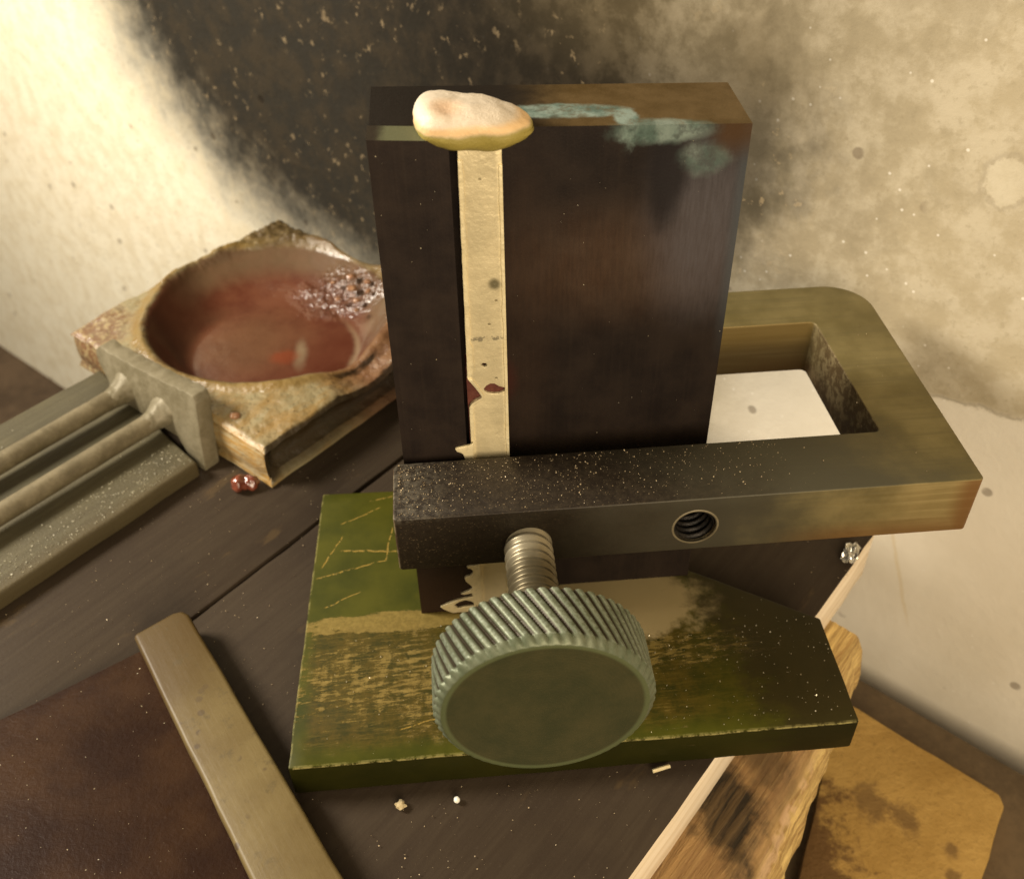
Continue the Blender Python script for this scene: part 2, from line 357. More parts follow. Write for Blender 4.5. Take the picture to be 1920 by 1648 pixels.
SCRATCH = [((-28.2, 159.5), (-14.5, 158.2), .35), ((-33.2, 151.8), (-18.5, 155.8), .28), ((-18.5, 155.8), (-17, 165.5), .25), ((-32.4, 155), (-28.4, 164), .22), ((-28.6, 168), (-20, 172.5), .22), ((-22, 174.8), (-17, 176), .3), ((-31, 143.5), (-24, 147), .2), ((-15, 112), (-3, 115), .22)]
def mat_base():
    m = Mat('worn_green_paint', (18, 140, -9))
    x, y, z = m.xyz(); nx, ny, nz = m.normal()
    n = m.noise(0.07, 4, .6); st = m.math('ADD', m.math('MULTIPLY', m.noise(1.0, 7, .78, m.vec(-3, (.22, 1, 1))), .78), m.math('MULTIPLY', m.noise(.5, 4, .7, m.vec(2, (1, .12, 1))), .22)); st2 = m.noise(.35, 5, .7, m.vec(0, (.5, .7, 1)))
    green = m.mix(m.step(n, .3, .7), (0.040, 0.045, 0.006), (0.080, 0.078, 0.011))
    brown = m.mix(m.step(st2, .35, .65), (0.10, 0.070, 0.015), (0.06, 0.050, 0.010))
    tan = m.mix(m.step(m.noise(.8, 4, .7), .35, .7), (0.20, 0.140, 0.050), (0.29, 0.205, 0.082))
    # rubbed bands: bias grows towards the left front and the middle
    bias = m.math('MULTIPLY', m.spot((-8, 124, 0), (34, 11, 30), 0.8, .05, .6), 0.13)
    band = m.math('MULTIPLY', m.spot((-14, 138.4, 0), (22, 2.6, 30), 0.9, .12, .4), 0.26)
    rband = m.math('MULTIPLY', m.spot((44, 126, 0), (22, 5, 30), 0.9, .10, .5), 0.12)
    plain = m.spot((31, 138.5, 0), (20, 9, 30), 1.1, .22, .15)
    bias = m.math('ADD', bias, rband)
    s = m.math('ADD', m.math('ADD', st, bias), band)
    rub = m.step(s, .615, .67)
    zone = m.mul(m.step(m.math('ADD', y, m.math('MULTIPLY', st2, 4.0)), 141.5, 138.5), m.step(m.math('ADD', y, m.math('MULTIPLY', st2, -5.0)), 104.2, 109), m.step(m.math('ADD', x, m.math('MULTIPLY', st2, -6.0)), -38, -34))
    pat = m.noise(.28, 6, .7); s2 = m.noise(1.7, 6, .75, m.vec(-2, (.10, 1, 1)))
    zc = m.mix(m.step(pat, .36, .62), (0.036, 0.033, 0.007), (0.085, 0.058, 0.012))
    zc = m.mix(m.math('MULTIPLY', m.step(s2, .48, .62), .6), zc, (0.125, 0.088, 0.022))
    zc = m.mix(m.math('MULTIPLY', m.step(m.noise(.9, 5, .7, m.vec(1, (.3, 1, 1))), .56, .66), .7), zc, (0.030, 0.030, 0.008))
    zc = m.mix(1.0, zc, zc)
    col = m.mix(m.math('MULTIPLY', zone, m.mixf(m.step(x, 38, 50), .92, .4)), green, zc)
    rub2 = m.math('MAXIMUM', m.math('MULTIPLY', rub, .85), m.mul(zone, m.step(m.math('ADD', m.math('MULTIPLY', pat, .55), m.math('MULTIPLY', s2, .45)), .555, .60), m.step(x, 40, 30), .85))
    col = m.mix(rub2, col, tan)
    worn_edge_glint = m.mul(m.step(nz, .97, .85), m.step(nz, .12, .35), m.step(m.noise(.35, 5, .75), .42, .56), m.math('MAXIMUM', m.step(y, 107.2, 106.6), m.step(x, -31, -33)))  # bare metal on front and left bevels, with their glints painted in
    col = m.mix(m.math('MULTIPLY', plain, .92), col, m.mix(n, (0.36, 0.28, 0.20), (0.45, 0.35, 0.25)))
    # a few long scratches on the left
    scr = None
    wob = m.math('MULTIPLY', m.math('SUBTRACT', m.noise(.25, 3), .5), 1.2); brk = m.step(m.noise(.9, 3, .6), .40, .52)
    for (ax_, ay_), (bx_, by_), w_ in SCRATCH:
        L = math.hypot(bx_-ax_, by_-ay_); ex, ey = (bx_-ax_)/L, (by_-ay_)/L
        al = m.math('SUBTRACT', m.dot((ex, ey, 0)), ax_*ex + ay_*ey); ac = m.math('ADD', m.math('SUBTRACT', m.dot((-ey, ex, 0)), -ax_*ey + ay_*ex), wob)
        q = m.mul(m.step(m.math('ABSOLUTE', ac), w_, w_*.4), m.step(al, -.6, .4), m.step(al, L+.6, L-.4), brk)
        scr = q if scr is None else m.math('MAXIMUM', scr, q)
    col = m.mix(scr, col, (0.30, 0.20, 0.06))
    # oily dark right end, with the mould's cast shadow painted in
    oil_shade = m.math('ADD', m.math('SUBTRACT', x, m.math('MULTIPLY', m.math('SUBTRACT', y, 120), -.25)), m.math('MULTIPLY', m.math('SUBTRACT', st2, .5), 22.0))
    oil_shade_mask = m.step(oil_shade, 48, 58)
    col = m.mix(m.math('MULTIPLY', oil_shade_mask, .88), col, m.mix(n, (0.030, 0.024, 0.010), (0.050, 0.036, 0.018)))
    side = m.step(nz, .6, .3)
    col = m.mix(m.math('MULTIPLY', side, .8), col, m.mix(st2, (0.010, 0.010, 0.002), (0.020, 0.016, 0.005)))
    col = m.mix(m.math('MULTIPLY', worn_edge_glint, .8), col, (0.42, 0.36, 0.20))
    h = m.math('SUBTRACT', 0.0, m.math('MAXIMUM', rub2, scr))
    return m.out(col, m.mixf(rub, .45, .6), 0.0, m.bump(m.math('ADD', h, m.math('MULTIPLY', st, .3)), .5, .14), spec=.12, gain=(.74, .74, .50))

def mat_ingot():
    m = Mat('cast_silver', (5, 142, .1))
    x, y, z = m.xyz()
    n = m.noise(.25, 5, .6); f = m.noise(1.3, 4, .65)
    col = m.mix(m.step(n, .3, .7), (0.76, 0.635, 0.37), (0.88, 0.76, 0.48))
    col = m.mix(m.math('MULTIPLY', m.step(f, .52, .72), .55), col, (0.50, 0.43, 0.26))
    core = m.mul(m.step(m.math('ADD', x, m.math('MULTIPLY', n, 1.2)), 3.2, 3.8), m.step(m.math('ADD', x, m.math('MULTIPLY', n, -1.0)), 7.9, 7.3))
    col = m.mix(m.math('MULTIPLY', core, .85), col, m.mix(m.step(m.noise(.12, 5, .65), .35, .65), (0.55, 0.465, 0.28), (0.68, 0.575, 0.35)))
    sp = m.step(m.vor(.42), .13, .07)
    pit = m.mul(sp, m.step(m.noise(.2, 2), .50, .58))
    col = m.mix(m.math('MULTIPLY', pit, .75), col, (0.22, 0.17, 0.08))
    dk = m.spot((7.2, 139.6, 80.2), (.9, 3, 1.0), .6, .8, .5)
    col = m.mix(m.math('MULTIPLY', dk, .85), col, (0.10, 0.085, 0.04))
    row = m.mul(m.spot((5.6, 139.6, 69.6), (3.2, 3, .55), .3, .5, .3), m.step(m.noise(1.6, 2), .48, .55))
    col = m.mix(m.math('MULTIPLY', row, .8), col, (0.20, 0.17, 0.11))
    return m.out(col, .42, .3, m.bump(m.math('ADD', m.math('SUBTRACT', m.math('MULTIPLY', f, .35), m.math('MULTIPLY', pit, 1.2)), m.math('MULTIPLY', n, 2.2)), .55, .3))
def mat_head():
    m = Mat('frosted_silver', (5, 142, .1))
    x, y, z = m.xyz(); f = m.noise(2.2, 4, .7); n = m.noise(.22, 3)
    col = m.mix(n, (0.62, 0.52, 0.39), (0.70, 0.61, 0.48))
    pk = m.spot((1.0, 142.6, 108.3), (2.6, 2.4, 2.2), .5, .3, .6)
    col = m.mix(m.math('MULTIPLY', pk, .6), col, (0.66, 0.40, 0.22))
    seam = m.math('ADD', z, m.math('MULTIPLY', m.math('SUBTRACT', m.noise(.3, 3), .5), 1.1))
    low = m.step(seam, 107.1, 105.8)
    col = m.mix(low, col, (0.30, 0.235, 0.05))
    bandm = m.mul(m.step(seam, 106.0, 106.7), m.step(seam, 108.0, 107.0))
    col = m.mix(m.math('MULTIPLY', bandm, .8), col, (0.78, 0.50, 0.22))
    return m.out(col, .55, .05, m.bump(m.math('ADD', f, m.math('MULTIPLY', m.noise(.8, 4, .6), .8)), .5, .25))
def mat_knob():
    m = Mat('greened_steel', (12, 96, 32.2))
    x, y, z = m.xyz(); n = m.noise(.3, 4, .6); f = m.noise(1.5, 4)
    col = m.mix(m.step(n, .3, .7), (0.13, 0.135, 0.085), (0.20, 0.195, 0.135))
    col = m.mix(m.math('MULTIPLY', m.step(f, .5, .7), .4), col, (0.085, 0.105, 0.05))
    dx = m.math('SUBTRACT', x, 10.3); dz = m.math('SUBTRACT', z, 35.4)
    rr = m.math('SQRT', m.math('ADD', m.mul(dx, dx), m.mul(dz, dz)))
    col = m.mix(m.mul(m.step(rr, 17.2, 16.95), m.step(y, 91.2, 91.8)), col, (0.040, 0.026, 0.012))
    col = m.mix(m.math('MULTIPLY', m.mul(m.step(rr, 17.2, 17.32), m.step(f, .42, .6)), .55), col, (0.36, 0.36, 0.30))
    face = m.step(m.normal()[1], -.9, -.97)
    col = m.mix(face, col, m.mix(m.step(m.noise(.12, 5, .7), .3, .7), (0.042, 0.040, 0.015), (0.066, 0.054, 0.021)))
    col = m.mix(m.mul(face, m.step(rr, 15.0, 15.6), .6), col, (0.14, 0.15, 0.07))
    return m.out(col, m.mixf(face, .46, .62), m.mixf(face, .3, .05), m.bump(m.math('ADD', f, m.mul(face, m.math('SINE', m.math('MULTIPLY', rr, 9.0)), .12)), .25, .15), spec=.3, gain=(.72, .80, .74))
def mat_screw():
    m = Mat('worn_thread_steel', (12, 96, 32.2))
    x, y, z = m.xyz(); n = m.noise(.5, 4)
    col = m.mix(m.step(m.math('ADD', y, m.math('MULTIPLY', n, 4.0)), 117, 123), (0.16, 0.13, 0.072), (0.46, 0.40, 0.27))
    return m.out(col, .40, .6, m.bump(n, .2, .1), gain=(.85, .85, .85))
def mat_bench():
    m = Mat('dark_bench_wood', UV(60, -140, -212))
    co = m.vec(-46.5, (.06, 1, 1)); g = m.noise(.5, 6, .7, co, .4); n = m.noise(.03, 5, .6); f = m.noise(1.2, 4, .7)
    x, y, z = m.xyz(); nx, ny, nz = m.normal()
    col = m.mix(m.step(g, .3, .7), (0.042, 0.030, 0.019), (0.054, 0.040, 0.025))
    col = m.mix(m.math('MULTIPLY', m.step(n, .45, .65), .5), col, (0.030, 0.021, 0.014))
    col = m.mix(m.math('MULTIPLY', m.step(m.noise(.10, 4, .7, m.vec(-46.5, (.35, 1, 1))), .6, .7), .4), col, (0.12, 0.08, 0.035))
    col = m.mix(m.math('MULTIPLY', m.step(f, .6, .75), .4), col, (0.09, 0.07, 0.048))
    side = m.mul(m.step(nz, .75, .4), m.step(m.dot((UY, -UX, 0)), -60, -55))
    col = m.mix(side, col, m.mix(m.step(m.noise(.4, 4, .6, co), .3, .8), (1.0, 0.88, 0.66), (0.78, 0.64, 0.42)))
    return m.out(col, m.mixf(n, .40, .62), 0, m.bump(m.math('ADD', g, m.math('MULTIPLY', f, .8)), .22, .25), spec=.12, gain=(.86, .84, .86))
def mat_beam():
    m = Mat('charred_rough_wood', UV(80, -34, -44))
    v = m.dot((UY, -UX, 0)); u = m.dot((UX, UY, 0))
    co = m.vec(-46.5, (.05, 1, 1)); g = m.noise(.6, 6, .75, co, .6); n = m.noise(.06, 4)
    col = m.mix(m.step(g, .35, .68), (0.30, 0.17, 0.065), (0.66, 0.46, 0.20))
    z = m.xyz()[2]
    top = m.step(m.math('ADD', z, m.math('MULTIPLY', m.math('SUBTRACT', g, .5), 6.0)), -31, -27)
    col = m.mix(m.math('MULTIPLY', m.mul(top, m.step(u, 160, 145)), .85), col, m.mix(g, (0.10, 0.045, 0.02), (0.40, 0.23, 0.11)))
    ch = m.spot((49, 103.5, -24), (7, 11, 20), 2.0, .13, .35)
    ch = m.math('MAXIMUM', m.math('MULTIPLY', ch, m.mixf(m.step(g, .35, .6), 1.0, .75)), m.math('MULTIPLY', m.spot((60, 116, -24), (5, 8, 20), 2.0, .2, .6), .6))
    col = m.mix(m.math('MULTIPLY', ch, .95), col, (0.010, 0.009, 0.007))
    pink = m.mul(m.step(m.math('ABSOLUTE', m.math('ADD', z, m.math('ADD', 29.0, m.math('MULTIPLY', g, 2.0)))), 1.8, .4), m.step(u, 140, 125), m.step(m.noise(.3, 4), .42, .55))
    col = m.mix(m.math('MULTIPLY', pink, .55), col, (0.62, 0.40, 0.28))
    return m.out(col, .65, 0, m.bump(g, .9, 1.2), spec=.3, gain=(1.25, 1.3, 1.15))
def mat_orange():
    m = Mat('stained_yellow_board', UV(150, 0, -76))
    n = m.noise(.05, 5, .65); f = m.noise(.35, 5, .65)
    col = m.mix(m.step(n, .3, .7), (0.33, 0.195, 0.048), (0.46, 0.29, 0.085))
    u = m.dot((UX, UY, 0)); v = m.dot((UY, -UX, 0))
    st = m.math('ADD', m.math('MULTIPLY', m.math('SUBTRACT', 158.0, u), .020), m.math('MULTIPLY', f, .9))
    st = m.math('ADD', st, m.math('MULTIPLY', m.math('SUBTRACT', -20.0, v), .018))
    st = m.math('ADD', st, m.math('MULTIPLY', m.math('SUBTRACT', m.noise(.12, 5, .7), .5), 1.1))
    col = m.mix(m.math('MULTIPLY', m.step(st, .50, .85), .9), col, (0.105, 0.052, 0.018))
    col = m.mix(m.math('MULTIPLY', m.step(m.noise(.7, 5, .75), .54, .68), .45), col, (0.20, 0.115, 0.035))
    for c, r in (((97, 126, -70), (4, 5, 9)), ((104, 121, -70), (3, 4, 9)), ((112, 112, -70), (1.6, 2, 9)), ((110, 106, -70), (1.5, 1.5, 9))):
        col = m.mix(m.math('MULTIPLY', m.spot(c, r, 2.6, .3, .5), .75), col, (0.15, 0.085, 0.03))
    return m.out(col, .65, 0, m.bump(f, .6, 1.0), spec=.25)
def mat_simple(name, a, b, sc_, rough_=.6, metal=0, bs=.3, bd=.4, stretch=None, det=5, coat=0):
    m = Mat(name); co = m.vec(*stretch) if stretch else None
    n = m.noise(sc_, det, .65, co)
    return m.out(m.mix(m.step(m.math('ADD', n, m.math('MULTIPLY', m.math('SUBTRACT', m.noise(sc_*6, 4, .7, co), .5), .5)), .3, .7), a, b), rough_, metal, m.bump(m.noise(sc_*3, 4, .6, co), bs, bd), coat)
def mat_crucible():
    ctr = UV(147, -212, 0)
    m = Mat('glazed_clay', (ctr.x, ctr.y, 0))
    u = m.dot((UX, UY, 0)); v = m.dot((UY, -UX, 0)); z = m.xyz()[2]; nx, ny, nz = m.normal()
    du = m.math('SUBTRACT', u, 147.0); dv = m.math('ADD', v, 212.0)
    r = m.math('DIVIDE', m.math('SQRT', m.math('ADD', m.mul(du, du), m.mul(dv, dv))), 34.5)
    n = m.noise(.09, 5, .65); f = m.noise(.6, 5, .7); n2 = m.noise(.25, 4, .6)
    rw = m.math('ADD', r, m.math('MULTIPLY', m.math('SUBTRACT', n, .5), .12))
    clay = m.mix(m.step(n, .35, .65), (0.42, 0.28, 0.125), (0.44, 0.37, 0.235))
    clay = m.mix(m.math('MULTIPLY', m.step(m.noise(.5, 4, .6, m.vec(-46.5, (.25, .9, 1.6))), .45, .65), .5), clay, (0.46, 0.27, 0.08))
    clay = m.mix(m.math('MULTIPLY', m.step(m.noise(1.3, 5, .7), .58, .7), .6), clay, (0.13, 0.06, 0.02))
    rim = m.mul(m.step(rw, 1.02, 1.06), m.step(rw, 1.16, 1.10))
    clay = m.mix(m.mul(m.step(m.vor(.7), .22, .12), m.step(m.noise(.15, 3), .48, .56), .8), clay, (0.07, 0.05, 0.03))
    col = m.mix(m.math('MULTIPLY', rim, .8), clay, m.mix(n2, (0.42, 0.27, 0.075), (0.30, 0.18, 0.06)))
    red = m.mul(m.step(m.math('ADD', v, m.math('MULTIPLY', n, 14.0)), -186, -176), m.step(u, 128, 146))
    redc = m.mix(m.step(n2, .4, .6), (0.22, 0.085, 0.045), (0.34, 0.16, 0.09))
    col = m.mix(m.math('MULTIPLY', red, .85), col, redc)
    red2 = m.mul(m.step(u, 166, 178), m.step(rw, .98, 1.1))
    col = m.mix(m.math('MULTIPLY', red2, .7), col, m.mix(n2, (0.10, 0.06, 0.028), (0.27, 0.15, 0.08)))
    crust = m.spot((*UV(182, -247)[:2], 5), (16, 16, 20), .8, .2, .4)
    col = m.mix(m.math('MULTIPLY', crust, .8), col, m.mix(m.step(f, .4, .6), (0.09, 0.055, 0.02), (0.24, 0.17, 0.08)))
    lc = m.spot((*UV(108, -246)[:2], 5), (12, 12, 20), .9, .25, .4)
    col = m.mix(m.math('MULTIPLY', lc, .7), col, m.mix(m.step(f, .45, .6), (0.20, 0.07, 0.05), (0.55, 0.42, 0.26)))
    bowl = m.mix(m.step(n, .3, .7), (0.145, 0.036, 0.020), (0.23, 0.080, 0.045))
    bowl = m.mix(m.math('MULTIPLY', m.mul(m.step(rw, .70, .9), m.step(m.math('SUBTRACT', u, m.math('MULTIPLY', v, .35)), 214, 232)), .7), bowl, m.mix(n2, (0.20, 0.155, 0.09), (0.28, 0.17, 0.11)))
    pale = m.spot((*UV(137, -200)[:2], -4), (7.5, 7.5, 9), .8, .15, .6)
    bowl = m.mix(m.math('MULTIPLY', m.spot((*UV(139.5, -215)[:2], -4), (15, 15, 9), .8, .1, .7), .5), bowl, (0.21, 0.115, 0.062))
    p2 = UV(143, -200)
    painted_reflection = m.spot((p2.x+2.5, p2.y, -4.5), (1.6, 6.0, 9), .9, .3, .75)
    bowl = m.mix(m.math('MULTIPLY', painted_reflection, .6), bowl, (0.55, 0.46, 0.32))  # pale reflection in the glaze, painted as colour
    ors = m.spot((p2.x-2.0, p2.y, -4.5), (4.0, 3.0, 9), 1.2, .3, .5)
    bowl = m.mix(m.math('MULTIPLY', ors, .6), bowl, (0.36, 0.07, 0.025))
    du2 = m.math('SUBTRACT', u, 141.5); dv2 = m.math('ADD', v, 205.5)
    ri = m.math('ADD', m.math('DIVIDE', m.math('SQRT', m.math('ADD', m.mul(du2, du2), m.mul(dv2, dv2))), 23.5), m.math('MULTIPLY', m.math('SUBTRACT', n, .5), .10))
    rnd = m.mul(m.step(m.math('ABSOLUTE', m.math('SUBTRACT', ri, 1.0)), .07, .0), m.step(v, -206, -188))
    bowl = m.mix(m.math('MULTIPLY', rnd, .6), bowl, (0.50, 0.36, 0.25))
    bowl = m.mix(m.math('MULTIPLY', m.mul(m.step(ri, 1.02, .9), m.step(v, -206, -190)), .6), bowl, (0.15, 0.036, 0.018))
    left_shade = m.mul(m.step(ri, 1.0, 1.15), m.step(v, -208, -226), m.step(u, 150, 138))
    bowl = m.mix(m.math('MULTIPLY', left_shade, .6), bowl, (0.055, 0.022, 0.010))  # shade on the left inner wall, painted into the glaze colour
    spk = m.spot((*UV(172, -208)[:2], 1), (15, 9, 9), .9, .12, .4)
    bowl = m.mix(m.math('MULTIPLY', spk, .6), bowl, m.mix(m.step(f, .45, .65), (0.17, 0.07, 0.045), (0.30, 0.15, 0.10)))
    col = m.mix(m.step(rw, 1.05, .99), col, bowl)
    fl_ = m.mul(m.step(m.dot((UX, UY, 0), m.N['geo'].outputs['True Normal']), -.35, -.75), m.step(v, -186, -180))
    lay = m.noise(.9, 4, .6, m.vec(-46.5, (1, .15, 1.6)))
    col = m.mix(m.math('MULTIPLY', fl_, .85), col, m.mix(m.step(lay, .38, .6), (0.72, 0.58, 0.40), (0.66, 0.38, 0.12)))
    side_shade = m.mul(m.step(z, 4.2, 3.2), m.step(rw, 1.0, 1.1), m.step(m.dot((UY, -UX, 0), m.N['geo'].outputs['True Normal']), .25, .6))
    col = m.mix(m.math('MULTIPLY', m.mul(side_shade, m.step(z, -8.2, -6.8)), .9), col, (0.026, 0.013, 0.004))  # shadow in the recessed side, painted as near-black brown
    h = m.math('ADD', m.math('MULTIPLY', f, .5), n2)
    ins = m.step(rw, 1.06, .99)
    h = m.mixf(ins, m.math('MULTIPLY', h, .45), m.math('ADD', m.math('MULTIPLY', n2, .10), m.mul(spk, m.math('ADD', m.noise(.28, 3, .5), m.math('MULTIPLY', m.noise(.8, 2, .5), .35)), 1.6)))
    return m.out(col, m.mixf(ins, .42, .34), 0, m.bump(h, .9, 1.5), m.mixf(ins, .55, m.mixf(spk, .6, 1.0)), m.mixf(ins, .16, .06), spec=.25, gain=(.56, .56, .48))
def mat_slat():
    m = Mat('dusty_grey_wood', UV(40, -212, -9))
    co = m.vec(-46.5, (.05, 1, 1)); g = m.noise(.35, 6, .7, co, .3); n = m.noise(.05, 5); f = m.noise(1.5, 4, .7)
    v = m.dot((UY, -UX, 0))
    col = m.mix(m.step(g, .3, .7), (0.125, 0.105, 0.062), (0.195, 0.172, 0.108))
    col = m.mix(m.math('MULTIPLY', m.step(n, .45, .62), .45), col, (0.10, 0.088, 0.06))
    col = m.mix(m.math('MULTIPLY', m.step(f, .58, .72), .5), col, (0.27, 0.26, 0.19))
    edge = m.step(v, -190, -184.8)
    col = m.mix(m.math('MULTIPLY', edge, .6), col, (0.14, 0.10, 0.042))
    return m.out(col, .6, 0, m.bump(m.math('ADD', g, m.math('MULTIPLY', f, .6)), .5, .5), spec=.3, gain=(.52, .51, .45))
def mat_bar():
    m = Mat('rubbed_tan_wood', UV(48, -110, -7))
    co = m.vec(-(-60), (1, .2, 1)); n = m.noise(.06, 5, .6); f = m.noise(.9, 5, .65); g = m.noise(.5, 5, .6, m.vec(60.5, (.1, 1, 1)))
    col = m.mix(m.step(n, .3, .7), (0.215, 0.150, 0.055), (0.30, 0.225, 0.095))
    col = m.mix(m.math('MULTIPLY', m.step(f, .55, .75), .3), col, (0.19, 0.145, 0.07))
    v = m.dot((UY, -UX, 0)); far = m.step(v, -112, -143)
    col = m.mix(m.math('MULTIPLY', far, .85), col, (0.12, 0.068, 0.014))
    sp = m.mul(m.step(m.vor(.33), .30, .18), m.step(m.noise(.09, 3), .46, .54), m.step(v, -135, -118))
    col = m.mix(m.math('MULTIPLY', sp, .8), col, (0.12, 0.08, 0.045))
    col = m.mix(m.math('MULTIPLY', m.step(m.noise(.25, 6, .7), .56, .68), .45), col, (0.13, 0.10, 0.05))
    return m.out(col, .48, .0, m.bump(m.math('ADD', g, m.math('MULTIPLY', f, .5)), .25, .3), spec=.35, gain=(.52, .51, .46))
def mat_gloss():
    m = Mat('varnished_brown_board', (-70, 100, -7))
    n = m.noise(.045, 5, .6); f = m.noise(.8, 5, .7)
    col = m.mix(m.step(n, .35, .65), (0.030, 0.016, 0.010), (0.062, 0.038, 0.019))
    wet = m.step(m.noise(.16, 4, .7), .6, .72)
    return m.out(col, m.mixf(wet, .5, .25), 0, m.bump(f, .5, .35), .06, .25, spec=.10, gain=(.62, .46, .38))

WALL = mat_wall(); IRONB = mat_iron('blackened_iron_plate', True); IRONS = mat_iron('blackened_iron_rib', False)
CLAMP = mat_clamp(); BASE = mat_base(); SILV = mat_ingot(); HEAD = mat_head(); KNOB = mat_knob(); SCREW = mat_screw()
BENCH = mat_bench(); BEAM = mat_beam(); ORANGE = mat_orange(); CRUC = mat_crucible(); SLAT = mat_slat(); BAR = mat_bar(); GLOSS = mat_gloss()
FLOOR = mat_simple('brown_floor', (0.060, 0.036, 0.018), (0.11, 0.07, 0.038), .03, .7)
BOXM = mat_simple('brown_box_wood', (0.085, 0.055, 0.026), (0.15, 0.10, 0.05), .06, .65)
ROD = mat_simple('grey_brown_steel', (0.115, 0.092, 0.050), (0.20, 0.165, 0.098), .12, .5, .2, .25, .3)
BRK = mat_simple('scorched_steel', (0.135, 0.112, 0.062), (0.215, 0.185, 0.118), .10, .55, .2, .5, .6)
HOLE = mat_simple('blackened_thread', (0.012, 0.010, 0.008), (0.03, 0.024, 0.018), .5, .4, .5)
FILM = mat_simple('bright_filings', (0.55, 0.47, 0.30), (0.85, 0.78, 0.60), .5, .3, .6)
DUST = mat_simple('pale_dust', (0.15, 0.135, 0.085), (0.50, 0.46, 0.33), .5, .6)
SLAGM = mat_simple('red_slag', (0.10, 0.022, 0.012), (0.22, 0.06, 0.03), .4, .15, 0, .3, .3, None, 4, .8)
GRIT = mat_simple('tan_filings', (0.16, 0.11, 0.06), (0.60, 0.48, 0.30), .6, .45, .3)
WHITE = mat_simple('white_bead', (0.8, 0.77, 0.66), (0.86, 0.83, 0.74), .5, .35)
STRAWM = mat_simple('pale_splinter', (0.62, 0.50, 0.27), (0.72, 0.62, 0.38), .8, .6)
CRUMBM = mat_simple('tan_crumb', (0.38, 0.29, 0.14), (0.52, 0.42, 0.24), .8, .7)

# ------------------------------------------------------------------ setting: wall, floor
WU = 206.0
bm = bmesh.new()
a, b = UV(WU, -1500, -212), UV(WU, 1000, -212)
a2, b2 = UV(WU+40, -1500, -212), UV(WU+40, 1000, -212)
bm.free(); bm = prism([a, b, b2, a2], -212, 900, 0)
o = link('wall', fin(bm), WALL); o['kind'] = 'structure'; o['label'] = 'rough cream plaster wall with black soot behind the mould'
bm = prism([UV(-1200, -1500), UV(WU+40, -1500), UV(WU+40, 1000), UV(-1200, 1000)], -232, -212, 0)
o = link('floor', fin(bm), FLOOR); o['kind'] = 'structure'; o['label'] = 'dark brown floor below the bench'

# ------------------------------------------------------------------ workbench
ub = thing('workbench', 'dark scratched wooden workbench of wide planks carrying the mould and crucible', 'workbench', UV(60, -140, -212))
pa = densify([UV(-160, -37.0), UV(184, -40.6), UV(184, -148.2), UV(-160, -149.6)], 6, .35, .12, 1)
link('plank', fin(prism(pa, -24, -9.3, .5)), BENCH, ub)
pb = densify([UV(-160, -150.4), UV(184, -149.0), UV(184, -239), UV(-160, -239)], 6, .3, .12, 2)
link('plank', fin(prism(pb, -24, -9.0, .5)), BENCH, ub)
LEGM = mat_simple('old_bench_timber', (0.10, 0.07, 0.04), (0.17, 0.12, 0.07), .05, .7)
for (u_, v_) in ((-120, -85), (120, -85), (-120, -215), (120, -215)):
    link('leg', fin(prism([UV(u_-16, v_-16), UV(u_+16, v_-16), UV(u_+16, v_+16), UV(u_-16, v_+16)], -212, -24.05, 1)), LEGM, ub)

# rough beam under the right edge
def beam():
    bm = bmesh.new(); rings = []
    us = [167 - i*1.3 for i in range(256)]
    for i, u_ in enumerate(us):
        t = (167-u_)
        rv = -30.5 + min(t, 70)*0.17 + (0 if t < 70 else -0.04*(t-70))   # right flank of the top
        rv += 1.1*noise.noise(Vector((u_*.06, 3, 0))) + .5*noise.noise(Vector((u_*.3, 7, 0)))
        lv = -46
        prof = []
        zt = -24.4
        ridge = rv - (2.5 + min(t, 60)*.09)
        P = [(lv, -44), (lv, zt), (lv+4, zt)] + [(lv+4 + (ridge-.8-lv-4)*q/9, zt - .3 - .5*q/9 - .55*abs(noise.noise(Vector((u_*.022, q*1.9, 4)))) - .25*abs(noise.noise(Vector((u_*.2, q*2.3, 8))))) for q in range(1, 10)] + [(ridge, zt - 1.6), ((ridge+rv)/2, zt - 5), (rv-.3, zt - 10), (rv, zt - 14), (rv-2, -44)]
        for k, (pv, pz) in enumerate(P):
            j = 0 if pv == lv or k < 12 else .45*noise.noise(Vector((u_*.12, k*.8, 5))) + (.55*noise.noise(Vector((u_*.35, k*1.7, 2))) if 12 < k < 17 else 0)
            prof.append(bm.verts.new(UV(u_, pv + j, pz + (0 if k < 2 else min(0, .5*noise.noise(Vector((u_*.1, k*.9, 9))) - .2)))))
        rings.append(prof)
    n = len(rings[0])
    for i in range(len(rings)-1):
        for k in range(n): bm.faces.new((rings[i][k], rings[i][(k+1) % n], rings[i+1][(k+1) % n], rings[i+1][k]))
    bm.faces.new(rings[0]); bm.faces.new(rings[-1][::-1])
    return bm
tag(link('wooden_beam', fin(beam(), 50), BEAM, None, UV(80, -34, -44)), 'rough split wooden beam with charred patch under the right edge of the bench', 'beam')

# brown box and the stained board on it
tag(link('wooden_box', fin(prism([UV(60, -20), UV(197, -38), UV(188, 190), UV(60, 190)], -212, -76, 2)), BOXM, None, UV(130, 60, -212)), 'dull brown wooden box against the wall, half hidden below the bench', 'box')
ob = densify([UV(182.0, -36), UV(180.5, 8.4), UV(178, 10.5), UV(120, 16), UV(112, -12), UV(120, -19)], 5, .5, .1, 4)
tag(link('yellow_board', fin(prism(ob, -75.96, -70, .8)), ORANGE, None, UV(150, 0, -76)), 'ochre yellow board with dark brown stains lying on the brown box', 'board')

